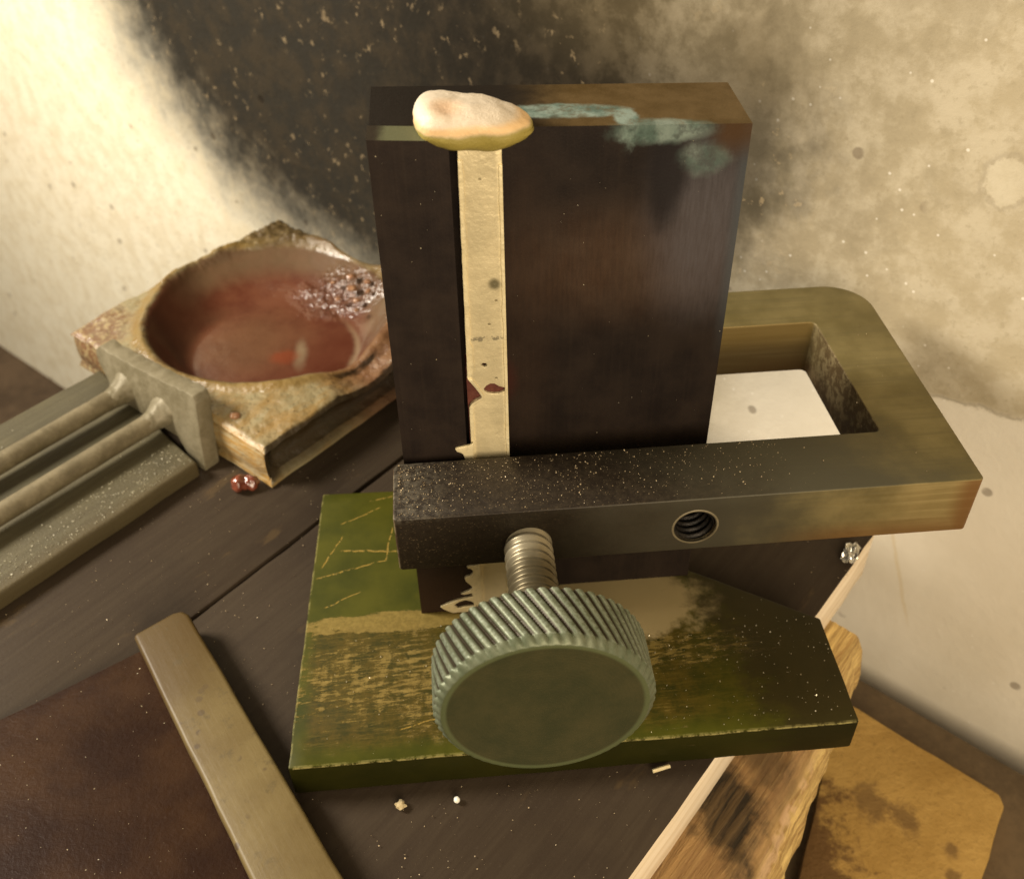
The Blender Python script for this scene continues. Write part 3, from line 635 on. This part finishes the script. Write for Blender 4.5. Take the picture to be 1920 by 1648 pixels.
# ------------------------------------------------------------------ base plate
bp = [(-36, 105.6), (72.4, 105.6)] + [(72.6, 130.6), (49, 145.9), (10, 172), (2.5, 177.5), (-33.6, 178.5)]
bp = densify(bp, 4, .18, .2, 3)
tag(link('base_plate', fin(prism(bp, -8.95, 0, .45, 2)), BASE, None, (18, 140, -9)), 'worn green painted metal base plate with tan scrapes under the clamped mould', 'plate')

# ------------------------------------------------------------------ mould
mo = thing('ingot_mould', 'upright blackened iron ingot mould of two stepped plates holding the silver bar', 'ingot mould', (18, 150, 0.02))
bm = bmesh.new()
def slab(x0, x1, y0, y1, z0, zl, zr, bw):
    bm = bmesh.new(); vs = []
    for (x, y) in ((x0, y0), (x1, y0), (x1, y1), (x0, y1)):
        vs.append((bm.verts.new((x, y, z0)), bm.verts.new((x, y, zl if x == x0 else zr))))
    bm.faces.new([v[0] for v in vs][::-1]); bm.faces.new([v[1] for v in vs])
    for i in range(4): j = (i+1) % 4; bm.faces.new((vs[i][0], vs[j][0], vs[j][1], vs[i][1]))
    bevel(bm, bw, 2); return bm
link('back_plate', fin(slab(-10.4, 47.5, 144.9, 160.7, .05, 105.4, 103.2, .5)), IRONB, mo)
link('side_plate', fin(slab(-10.6, 1.15, 139.9, 144.85, .05, 106.0, 105.2, .35)), IRONS, mo)
SCALE = mat_simple('red_brown_scale', (0.085, 0.020, 0.012), (0.13, 0.035, 0.02), .4, .6, .1)
link('groove_floor', fin(slab(1.8, 8.5, 141.0, 144.85, .05, 63.5, 63.5, .1)), SCALE, mo)
link('backing_block', fin(slab(-8, 44, 160.75, 173.2, .05, 58, 57, .5)), IRONS, mo)

# ------------------------------------------------------------------ clamp
cl = thing('clamp', 'heavy steel U shaped screw clamp, sooty at left and olive at right, gripping the mould', 'clamp', (12, 96, 32.2))
outline = [(-12.4, 123.9), (-11.9, 123.5)] + arc(90.7, 124.2, .8, -90, 0, 4) + arc(81.6, 177.6, 9.2, 0, 90, 12) + [(-8, 186.8), (-8, 173.5)] + arc(75.2, 172.2, 1.3, 90, 0, 5) + arc(76.8, 138.7, .9, 0, -90, 4) + [(-11.6, 137.8), (-12.4, 136.6)]
outline = [q for k, q in enumerate(outline)]
fr = prism(outline[:2] + outline[2:], 32.2, 45, .55, 3)
SX, SZ = 10.7, 36.6
fo = link('frame', fin(fr), CLAMP, cl)
HX, HZ = 40.6, 38.1
cut = tube((HX, 118, HZ), (HX, 142, HZ), 3.75, 40); cu = bpy.data.objects.new('cut', fin(cut)); C.objects.link(cu)
cu.data.transform(Matrix.Translation(-Vector((12, 96, 32.2)))); cu.data.transform(Matrix.Scale(MM, 4)); cu.location = Vector((12, 96, 32.2))*MM
bpy.context.view_layer.update()
bo = fo.modifiers.new('b', 'BOOLEAN'); bo.operation = 'DIFFERENCE'; bo.object = cu; bo.solver = 'EXACT'
dg = bpy.context.evaluated_depsgraph_get()
ne = bpy.data.meshes.new_from_object(fo.evaluated_get(dg)); fo.modifiers.remove(bo)
fo.data = ne; ne.shade_smooth(); ne.set_sharp_from_angle(angle=R(38))
bpy.data.objects.remove(cu)
# threaded lining of the empty hole
def thr(r, d, pitch, sgn=1, ph=0):
    def f(s, th):
        q = ((s/pitch + sgn*th/(2*math.pi) + ph) % 1.0)
        tri = abs(q*2-1)
        return r - d*min(1, max(0, (tri-.12)/.76))
    return f
def threaded_hole():
    bm = tube((HX, 123.9, HZ), (HX, 137.4, HZ), 3.7, 40, 90, cap=False, rfun=thr(3.74, .5, 1.5))
    bmesh.ops.reverse_faces(bm, faces=bm.faces); return bm
bmh = threaded_hole(); me = bpy.data.meshes.new('mesh'); bmh.to_mesh(me); bmh.free(); me.shade_smooth()
link('threaded_hole', me, HOLE, fo)
lip = bmesh.new()   # bright burr ring round the hole
N_ = 40
for k in range(N_):
    pass
lv = []
for k in range(N_):
    th = 2*math.pi*k/N_; row = []
    for (rr, yy) in ((3.74, 123.9), (3.9, 123.38), (4.15, 123.36), (4.3, 123.52)):
        row.append(lip.verts.new((HX + rr*math.cos(th), yy, HZ + rr*math.sin(th))))
    lv.append(row)
for k in range(N_):
    for q in range(3): lip.faces.new((lv[k][q], lv[(k+1) % N_][q], lv[(k+1) % N_][q+1], lv[k][q+1]))
link('burr', fin(lip, 60), ROD, fo)
# screw with its knurled knob
scr = tube((SX, 140.6, SZ), (SX, 100.0, SZ), 4.4, 56, 460, rfun=thr(4.35, .42, 1.9))
so = link('screw', fin(scr, 50), SCREW, cl)
def knob():
    bm = bmesh.new(); Rk = 17.3; n = 56*8; yb, yf = 100.7, 89.9
    secs = [(yb, 13.5, 0), (yb, 15.2, 0), (yb-.55, 16.2, .6)] + [(yb - .9 - (yb-yf-2.2)*i/42, Rk, 1) for i in range(43)] + [(yf + .75, 16.85, .7), (yf+.15, 16.35, .25), (yf, 16.1, 0), (yf, 15.6, 0), (yf+.12, 15.0, 0)]
    rings = []
    for (y, r, amp) in secs:
        ring = []; tw = (yb - y)*0.031
        for k in range(n):
            th = 2*math.pi*k/n; ph = ((th - tw)*56/(2*math.pi)) % 1.0
            g = max(0, 1 - abs(ph-.5)/.27)
            rr = r - amp*.52*(g**.7)
            ring.append(bm.verts.new((SX - .4 + rr*math.sin(th), y, SZ - 1.2 + rr*math.cos(th))))
        rings.append(ring)
    for i in range(len(rings)-1):
        for k in range(n): bm.faces.new((rings[i][k], rings[i][(k+1) % n], rings[i+1][(k+1) % n], rings[i+1][k]))
    bm.faces.new(rings[0]); bm.faces.new(rings[-1])
    return bm
link('knob', fin(knob(), 45), KNOB, so)

# ------------------------------------------------------------------ cast silver bar
ing = thing('ingot', 'long pale cast silver bar with lumpy head and torn edges in the mould', 'silver bar', (5, 142, .1))
def jit(pts, amp=.12, seed=0): return [(p[0] + amp*noise.noise(Vector((p[0]*.8, p[1]*.8, seed))), p[1] + amp*noise.noise(Vector((p[1]*.8, p[0]*.8, seed+4)))) for p in pts]
L_ = [(2.45, 104)] + [(2.4 - .5*(102-z)/50, z) for z in range(102, 62, -2)] + [(1.9, 61.6), (2.6, 60.6), (3.5, 59.2), (4.35, 57.5), (4.25, 56.95), (3.3, 56.5), (2.4, 55.9), (2.0, 55.1)] + [(1.95, z) for z in range(53, 1, -3)] + [(2.0, .3)]
R_ = [(8.0, .3)] + [(8.0 + .9*min(1, z/42), z) for z in range(3, 104, 3)] + [(8.95, 104)]
h2 = [(4.7, 58.9), (5.2, 59.6), (5.9, 60.0), (6.6, 59.95), (7.4, 59.3), (8.2, 59.0), (8.55, 58.75), (8.3, 58.1), (7.5, 57.75), (6.4, 57.7), (5.4, 57.95), (4.85, 58.4)]
h3 = [(4.3, 64.2), (4.8, 64.55), (5.3, 64.45), (5.55, 63.9), (5.0, 63.65)]
link('bar', fin(plate2d(jit(L_ + R_), [h2, h3], 140.32, 140.97, .10)), SILV, ing)
# raised rims along both edges of the bar
wl = [(2.35 - .5*(102-z)/50, z) for z in range(102, 61, -1)]
wr = [(p[0] + .8 + .35*noise.noise(Vector((p[1]*.35, 2, 0))) + (.35 if 62 < p[1] < 69 else 0), p[1]) for p in wl]
link('rim', fin(plate2d(jit(wl + wr[::-1], .06), [], 140.05, 140.9, .1)), SILV, ing)
rl = [(2.0, 61.4), (2.8, 61.4), (3.9, 59.3), (4.75, 57.6), (4.6, 56.7), (3.4, 56.0), (2.75, 55.2)] + [(2.65 + .2*noise.noise(Vector((z*.4, 3, 1))), z) for z in range(53, 3, -2)] + [(2.0, 3)] + [(1.95, z) for z in range(5, 55, 3)] + [(2.0, 55.2), (2.5, 56.0), (3.4, 56.6), (4.2, 57.1), (4.25, 57.5), (3.4, 59.1), (2.5, 60.6)]
link('rim', fin(plate2d(rl, [], 140.05, 140.9, .1)), SILV, ing)
r2 = [(8.35 - .25*noise.noise(Vector((z*.3, 9, 1))) - .9*(1-min(1, z/42)), z) for z in range(3, 103, 2)]
r3 = [(8.93 - .9*(1-min(1, z/42)), z) for z in range(3, 103, 2)]
link('rim', fin(plate2d(r2 + r3[::-1], [], 140.05, 140.9, .1)), SILV, ing)
# flash that ran out over the side plate
fin1 = [(2.3, 47.4), (1.6, 46.85), (.9, 46.75), (.2, 46.6), (-.6, 46.5), (-1.05, 46.2), (-.75, 45.5), (-.1, 45.2), (.35, 44.8), (.6, 43.8), (.8, 42.6), (2.3, 42.4)]
link('flash', fin(plate2d(fin1, [], 139.3, 139.88, .15)), SILV, ing)
fl = [(2.3, 14.8), (1.0, 14.5), (.3, 14.6), (-.4, 14.1), (-.2, 13.7), (.4, 13.5), (.9, 12.6), (.6, 11.9), (.1, 11.4), (-.6, 11.3), (-1.0, 10.8), (-.8, 9.8), (-.1, 8.8), (.4, 8.0), (.5, 7.5), (-.2, 6.9), (-1.2, 6.4), (-2.0, 5.9), (-1.3, 5.6), (-.4, 5.8), (.2, 5.9), (.5, 5.0), (.1, 4.8), (-1.4, 4.5), (-2.8, 4.1), (-4.2, 3.6), (-5.5, 2.9), (-6.5, 2.3), (-5.9, 1.5), (-5.2, .9), (-4.5, .4), (-3.9, .05), (-2.6, .12), (-1.4, .02), (0, .1), (2.3, .1)]
flh = [(-3.6, 2.6), (-2.4, 3.5), (-1.2, 3.9), (0, 3.4), (.6, 2.7), (.5, 1.9), (-.4, 1.9), (-1.7, 1.8), (-2.8, 1.4)]
link('flash', fin(plate2d(fl, [flh], 139.25, 139.88, .14)), SILV, ing)
def head():
    bm = bmesh.new(); bmesh.ops.create_icosphere(bm, subdivisions=5, radius=1)
    for v in bm.verts:
        d = v.co.normalized(); x, y, z = d
        p = 2.9; q = (abs(x)**p + abs(y)**p + abs(z)**p)**(-1/p)
        x, y, z = x*q, y*q, z*q
        t = x                                    # -1 left .. 1 right
        rz = 3.15 - .55*t if z > 0 else 3.1
        ry = 5.6 - 1.0*t
        X = 5.1 + 8.7*x; Y = 144.2 - .9*t + ry*y; Z = 106.0 + rz*z - 1.0*max(0, t)**1.2*(1 if z > 0 else .1) + .5*math.exp(-((t+.75)/.3)**2)*(1 if z > 0 else 0)
        if z < 0: X = 5.3 + (X-5.3)*(1 - .38*(-z)**2.2)   # tucks in to meet the bar
        dent = math.exp(-(((X-1.0)/2.2)**2 + ((Y-142.4)/2.0)**2))
        if z > 0: Z -= .55*dent
        nn = noise.noise_vector(Vector((X, Y, Z))*.22); v.co = Vector((X, Y, Z)) + nn*.5 + noise.noise_vector(Vector((X, Y, Z))*.9)*.12
    return bm
link('head', fin(head(), 80), HEAD, ing)

# ------------------------------------------------------------------ crucible
U0, U1, V0, V1 = 106.2, 183.2, -249.5, -167.3
def crucible():
    bm = bmesh.new(); nu, nv = 150, 160; g = []
    def hz(u_, v_):
        du, dv = u_-147, v_+212; r = math.hypot(du, dv)/34.5
        a_ = math.atan2(du, dv); r += .02*math.sin(2*a_ + .6) + .012*noise.noise(Vector((du*.06, dv*.06, 3)))
        di = math.hypot(u_-141.5, v_+205.5)/23.5
        ro = r/(1.0 + .09*max(0, math.cos(a_ - 1.25)))
        f = (1.0-ro)/((1.0-ro) + max(0, di-1)*.62 + 1e-6) if ro < 1 else 0
        f = min(1, max(0, f)); s = f**.72; s = .35*s + .65*s*s*(3-2*s)
        z = 5.0 - 9.6*s
        r = ro
        if r > .97: z += 1.0*math.exp(-((r-1.05)/.05)**2) - 2.6*max(0, r-1.08)
        no = math.exp(-((u_-143)/9.5)**2) * min(1, max(0, (v_+188)/10))
        z -= 3.6*no*(1 if r > .9 else max(0, (r-.6)/.3))
        rr = min(1, max(0, (r-.95)/.1))
        P = Vector((u_, v_, 0))
        z += rr*(.9*noise.noise(P*.09) + .35*noise.noise(P*.35) + .16*noise.noise(P*.9))
        ed = v_ - V0                                # thick crusty edge on the side away from the bench
        if ed < 7 and u_ > 128: z += (1.0 + .8*noise.noise(P*.25) + .45*noise.noise(P*.9))*math.exp(-((ed-2.5)/2.2)**2)*min(1, (u_-128)/12)
        if u_ > 172 and r > 1.0: z += .9*abs(noise.noise(P*.5))
        c = math.hypot(u_-183, v_+248)
        if c < 22: z += (1-c/22)*(.3 + .8*abs(noise.noise(P*.4)) + .4*noise.noise(P*1.3))
        return z
    for i in range(nu+1):
        row = []
        for j in range(nv+1):
            u_ = U0 + (U1-U0)*i/nu; v_ = V0 + (V1-V0)*j/nv
            z = hz(u_, v_)
            # round the outline a little and roughen it
            eu = min(i, nu-i)/nu*(U1-U0); ev = min(j, nv-j)/nv*(V1-V0)
            e = min(eu, ev); z -= .5*max(0, 1-e/1.0)**2
            k = max(0, 1-e/5)
            w_ = noise.noise_vector(Vector((u_*.12, v_*.12, 8)))*.5*k
            row.append(bm.verts.new(UV(u_ + w_.x, v_ + w_.y, z)))
        g.append(row)
    for i in range(nu):
        for j in range(nv): bm.faces.new((g[i][j], g[i+1][j], g[i+1][j+1], g[i][j+1]))
    # skirt: top edge > recess > bottom lip > underside
    per = [(i, 0) for i in range(nu)] + [(nu, j) for j in range(nv)] + [(i, nv) for i in range(nu, 0, -1)] + [(0, j) for j in range(nv, 0, -1)]
    prev = [g[i][j] for i, j in per]
    cu_, cv_ = (U0+U1)/2, (V0+V1)/2
    for (t, ins) in ((.05, -.6), (.10, .2), (.18, 2.0), (.32, 3.6), (.50, 4.2), (.66, 3.4), (.80, 1.2), (.88, -.6), (.96, -.9), (1.0, .3)):
        ring = []
        for (i, j), top in zip(per, [g[i][j] for i, j in per]):
            u_ = U0 + (U1-U0)*i/nu; v_ = V0 + (V1-V0)*j/nv
            side = 1.0 if j == nv else (-.30 if i == 0 else .3)
            # outward directions
            iu = 1 if i == 0 else (-1 if i == nu else 0); iv = 1 if j == 0 else (-1 if j == nv else 0)
            k = ins*(side if ins > 0 else 1)
            edge = min(1, min(i, nu-i)/8) if j in (0, nv) else min(1, min(j, nv-j)/8)
            if ins > 0 and t < .95: k *= .25 + .75*edge
            w_ = noise.noise_vector(Vector((u_*.12, v_*.12, 8)))*.5
            zz = top.co.z + (-8.97 - top.co.z)*t
            ring.append(bm.verts.new(UV(u_ + iu*k + w_.x, v_ + iv*k + w_.y, zz)))
        n = len(ring)
        for q in range(n): bm.faces.new((prev[q], prev[(q+1) % n], ring[(q+1) % n], ring[q]))
        prev = ring
    bm.faces.new(prev[::-1])
    return bm
ctr = UV(147, -212, 0)
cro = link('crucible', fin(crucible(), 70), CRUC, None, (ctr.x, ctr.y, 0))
tag(cro, 'square clay melting dish with round glossy red brown glazed hollow', 'crucible')

GLZ = mat_simple('wet_glaze', (0.22, 0.10, 0.05), (0.34, 0.18, 0.09), .4, .06, 0, .05, .2, None, 4, 1.0)
for (u_, v_, z_, r_) in ((173, -205, 1.0, 1.5), (170, -200, .2, 1.1), (176, -208, 2.6, 1.3), (168, -206, -.6, .9), (177, -202, 2.6, 1.0), (172, -212, 1.0, .9), (166, -196, .6, .8), (174, -199, 1.9, .8), (109.5, -182, 4.6, 1.2)):
    bm = bmesh.new(); bmesh.ops.create_icosphere(bm, subdivisions=3, radius=1); c_ = UV(u_, v_, z_)
    for w_ in bm.verts:
        w_.co = c_ + Vector((w_.co.x*r_*1.15, w_.co.y*r_, w_.co.z*r_*.6)) + noise.noise_vector(w_.co*1.3 + c_)*r_*.22
    link('glaze_glint_drop', fin(bm, 80), GLZ, cro)  # drops in the hollow are added to catch the lamp as sparkle

# ------------------------------------------------------------------ holder of the crucible: bracket and two rods
ho = thing('crucible_holder', 'steel holder with scorched bracket plate and two long parallel rods at the crucible', 'holder', UV(100, -208, -4))
def bracket():
    prof = [(-228.9, 4.6), (-230.0, 7.0), (-229.6, 8.6), (-227.4, 10.4), (-224, 9.8), (-220, 10.3), (-210, 10.6), (-198, 11.6), (-190, 12.4), (-187.6, 12.2), (-186.6, 10.6), (-186.0, 0), (-185.0, -8.9), (-190, -8.9), (-196, -3.4), (-226, -3.4), (-225.5, 0), (-227.2, 2.2)]
    prof2 = []
    for i, p in enumerate(prof):
        q = prof[(i+1) % len(prof)]; n = max(1, int(math.hypot(q[0]-p[0], q[1]-p[1])/1.5))
        for k in range(n): prof2.append((p[0] + (q[0]-p[0])*k/n, p[1] + (q[1]-p[1])*k/n))
    prof2 = [(p[0] + .3*noise.noise(Vector((p[0]*.5, p[1]*.5, 1))), p[1] + (.75*noise.noise(Vector((p[0]*.5, p[1]*.5, 7))) if p[1] > -3 else 0)) for p in prof2]
    bm = bmesh.new(); f0, f1 = [], []
    for (v_, z_) in prof2:
        lean = (z_+9)*.17
        f0.append(bm.verts.new(UV(99.0 + lean, v_, z_))); f1.append(bm.verts.new(UV(103.6 + lean, v_, z_)))
    bm.faces.new(f0); bm.faces.new(f1[::-1]); n = len(f0)
    for k in range(n): bm.faces.new((f0[k], f1[k], f1[(k+1) % n], f0[(k+1) % n]))
    bmesh.ops.recalc_face_normals(bm, faces=bm.faces)
    bevel(bm, .35, 2); return bm
link('bracket', fin(bracket()), BRK, ho)
def rod(v0, v1, z0=-.6):
    return tube(UV(-120, v0, z0 - 0.5), UV(101.4, v1, z0 + 1.2), 2.55, 28, 60, .14)
link('rod', fin(rod(-222.5, -218.0)), ROD, ho)
link('rod', fin(rod(-205.0, -201.6)), ROD, ho)
def weld(v_, z_):
    def rf(q, th):
        t = q/8.0; return 2.5 + 2.3*t**2.2 + .55*noise.noise(Vector((math.cos(th)*1.6, math.sin(th)*1.6, q*.35 + v_)))*t + .25*noise.noise(Vector((math.cos(th)*4, math.sin(th)*4, q*.9 + v_)))
    return tube(UV(94.0, v_ - .1, z_ - .15), UV(102.0, v_, z_ + .6), 3, 40, 24, 0, True, rf)
link('weld', fin(weld(-218.1, .5), 80), BRK, ho); link('weld', fin(weld(-201.7, .5), 80), BRK, ho)

sl = densify([UV(-140, -184.6), UV(97.2, -184.6), UV(98.6, -197), UV(105.2, -238.4), UV(-140, -243)], 6, .35, .1, 6)
tag(link('grey_board', fin(prism(sl, -8.95, -4.0, .9, 3)), SLAT, None, UV(40, -212, -9)), 'dusty grey narrow board lying on the bench under the two steel rods', 'board')

# tan bar and glossy brown board at lower left
bs = [UV(53.4, -149.6), UV(62.3, -147.9)] + [UV(64.0, -146.8), UV(64.3, -144.8)] + [UV(44.2, -76.3), UV(33, -34), UV(21, -38), UV(34.2, -89)]
bs = densify(bs, 5, .2, .1, 5)
def barmesh():
    bm = prism(bs, -6.9, -2.0, 0)
    bmesh.ops.recalc_face_normals(bm, faces=bm.faces)
    bevel(bm, .9, 4, 50); return bm
tag(link('flat_bar', fin(barmesh()), BAR, None, UV(48, -110, -7)), 'tan rubbed flat bar with dark spots lying across the edge of the brown board', 'bar')
gb = densify([UV(-60, -182.5), UV(25.2, -157.0), UV(57.0, -147.9), UV(55.5, -143), UV(38, -85), UV(22, -36), UV(-60, -45)], 6, .25, .1, 9)
tag(link('brown_board', fin(prism(gb, -8.95, -6.95, .3)), GLOSS, None, UV(0, -100, -9)), 'glossy dark reddish brown board lying on the bench at the lower left', 'board')

# ------------------------------------------------------------------ small loose things
def lump(c, r, seed, k=.35, sub=3, sq=(1, 1, 1)):
    bm = bmesh.new(); bmesh.ops.create_icosphere(bm, subdivisions=sub, radius=1)
    for v in bm.verts:
        d = v.co.copy(); f = 1 + k*noise.noise(d*1.7 + Vector((seed, 0, 0)))
        v.co = Vector((c[0] + d.x*r*f*sq[0], c[1] + d.y*r*f*sq[1], c[2] + d.z*r*f*sq[2]))
    return bm
p = UV(101.4, -172.0, -9)
tag(link('slag_bead', fin(merge(lump((p.x-1.2, p.y-.3, -6.9), 2.2, 1), lump((p.x+1.5, p.y, -7.1), 2.0, 5), lump((p.x+.6, p.y+2.4, -8.1), 1.0, 9)), 80), SLAGM, None, p), 'glassy dark red slag bead lying on the bench below the crucible', 'slag bead')
tag(link('metal_drop', fin(lump((55.3, 173.0, 33.0), .85, 3, .15), 80), ROD, None, (55.3, 173, 33)), 'tiny brown metal drop hanging on the back bar of the clamp', 'metal drop')
tag(link('white_bead', fin(lump((-5.2, 101.3, -8.45), .62, 3, .1), 80), WHITE, None, (-5.2, 101.3, -9)), 'tiny round white bead on the bench in front of the base plate', 'bead')
tag(link('crumb', fin(lump((-15.8, 101.2, -8.4), .85, 8, .6, 3, (1.1, 1, .7)), 60), CRUMBM, None, (-15.8, 101.2, -9)), 'small tan crumb on the bench left of the white bead', 'crumb')
tag(link('splinter', fin(tube((32.6, 103.6, -8.2), (36.2, 104.3, -8.0), .42, 7, 8, .25), 50), STRAWM, None, (34, 104, -9)), 'short pale splinter at the front edge of the base plate', 'splinter')

def foil():
    bm = bmesh.new(); n = 12; g = [[None]*(n+1) for _ in range(n+1)]
    for i in range(n+1):
        for j in range(n+1):
            a_, b_ = i/n - .5, j/n - .5
            P = Vector((a_*7, b_*3.2, 0)); h = noise.noise_vector(P*.9 + Vector((3, 5, 1)))
            t_ = R(55); x_, y_ = P.x*(1-.5*abs(b_)), P.y
            g[i][j] = bm.verts.new((89.0 + x_*math.cos(t_) - y_*math.sin(t_) + h.x*.5, 154.8 + x_*math.sin(t_) + y_*math.cos(t_) + h.y*.5, -8.0 + 1.1*h.z + .6*noise.noise(P*2.1)))
    for i in range(n):
        for j in range(n): bm.faces.new((g[i][j], g[i+1][j], g[i+1][j+1], g[i][j+1]))
    r = bmesh.ops.extrude_face_region(bm, geom=bm.faces[:])
    for e in r['geom']:
        if isinstance(e, bmesh.types.BMVert): e.co.z += .12
    return bm
FOIL = mat_simple('crumpled_foil', (0.62, 0.60, 0.55), (0.80, 0.78, 0.70), .5, .18, .9, .4, .3)
tag(link('foil_scrap', fin(foil(), 25), FOIL, None, (89, 154.8, -9)), 'small crumpled silvery scrap at the right edge of the bench behind the base plate', 'scrap')
rnd = random.uniform; ga = random.gauss
def on_bench(u0, u1, v0, v1, z, n):
    out = []
    while len(out) < n:
        u_, v_ = rnd(u0, u1), rnd(v0, v1)
        if noise.noise(Vector((u_*.04, v_*.04, 3))) + rnd(-.5, .6) > 0: out.append(UV(u_, v_, z))
    return out
pts = []
while len(pts) < 1000:
    x = -11.5 + 70*random.random()**1.7; y = rnd(124.2, 137.3)
    if not (rnd(0, 1) < .25 + .75*(y-124)/13): continue
    pts.append((x, y, 45.03))
for _ in range(110): pts.append((rnd(56, 88), rnd(124.3, 182), 45.03)) if random.random() < .35 else pts.append((77.1, rnd(140, 172), rnd(33, 44)))
pts = [p for p in pts if not (p[2] > 45 and p[0] < 77.5 and p[1] > 137.6)]
chips(pts, GRIT, 'clamp_filings', 'tan and bright metal filings strewn over the dark top of the clamp', .06, .24)
chips([(rnd(-34, 71), rnd(107, 139), .03) for _ in range(150)] + [(20 + 52*random.random()**.6, rnd(107, 130), .03) for _ in range(170)], FILM, 'base_filings', 'scattered bright filings on the green base plate', .06, .26)
q = [p for p in on_bench(0, 97, -196, -186, -3.97, 1300)]
q += on_bench(0, 98, -236, -186, -3.97, 250)
chips(q, DUST, 'slat_dust', 'pale grains of dust on the narrow grey board', .08, .42)
q = on_bench(20, 125, -183, -60, -8.95, 1100) + on_bench(20, 182, -147, -40, -9.25, 1000) 
q = [p for p in q if not (p.x > -38 and p.y > 105 and p.y < 179 and p.x < 73)]
chips(q, GRIT, 'bench_filings', 'fine pale filings and dust scattered over the dark bench planks', .05, .26)
chips(on_bench(0, 52, -150, -95, -6.93, 140), FILM, 'board_filings', 'tiny specks on the glossy brown board', .06, .25)
chips([(rnd(-10, 1), 139.86, rnd(14, 104)) for _ in range(26)] + [(rnd(10, 47), 144.86, rnd(40, 102)) for _ in range(34)], FILM, 'mould_filings', 'few bright specks stuck on the iron mould plates', .05, .2)
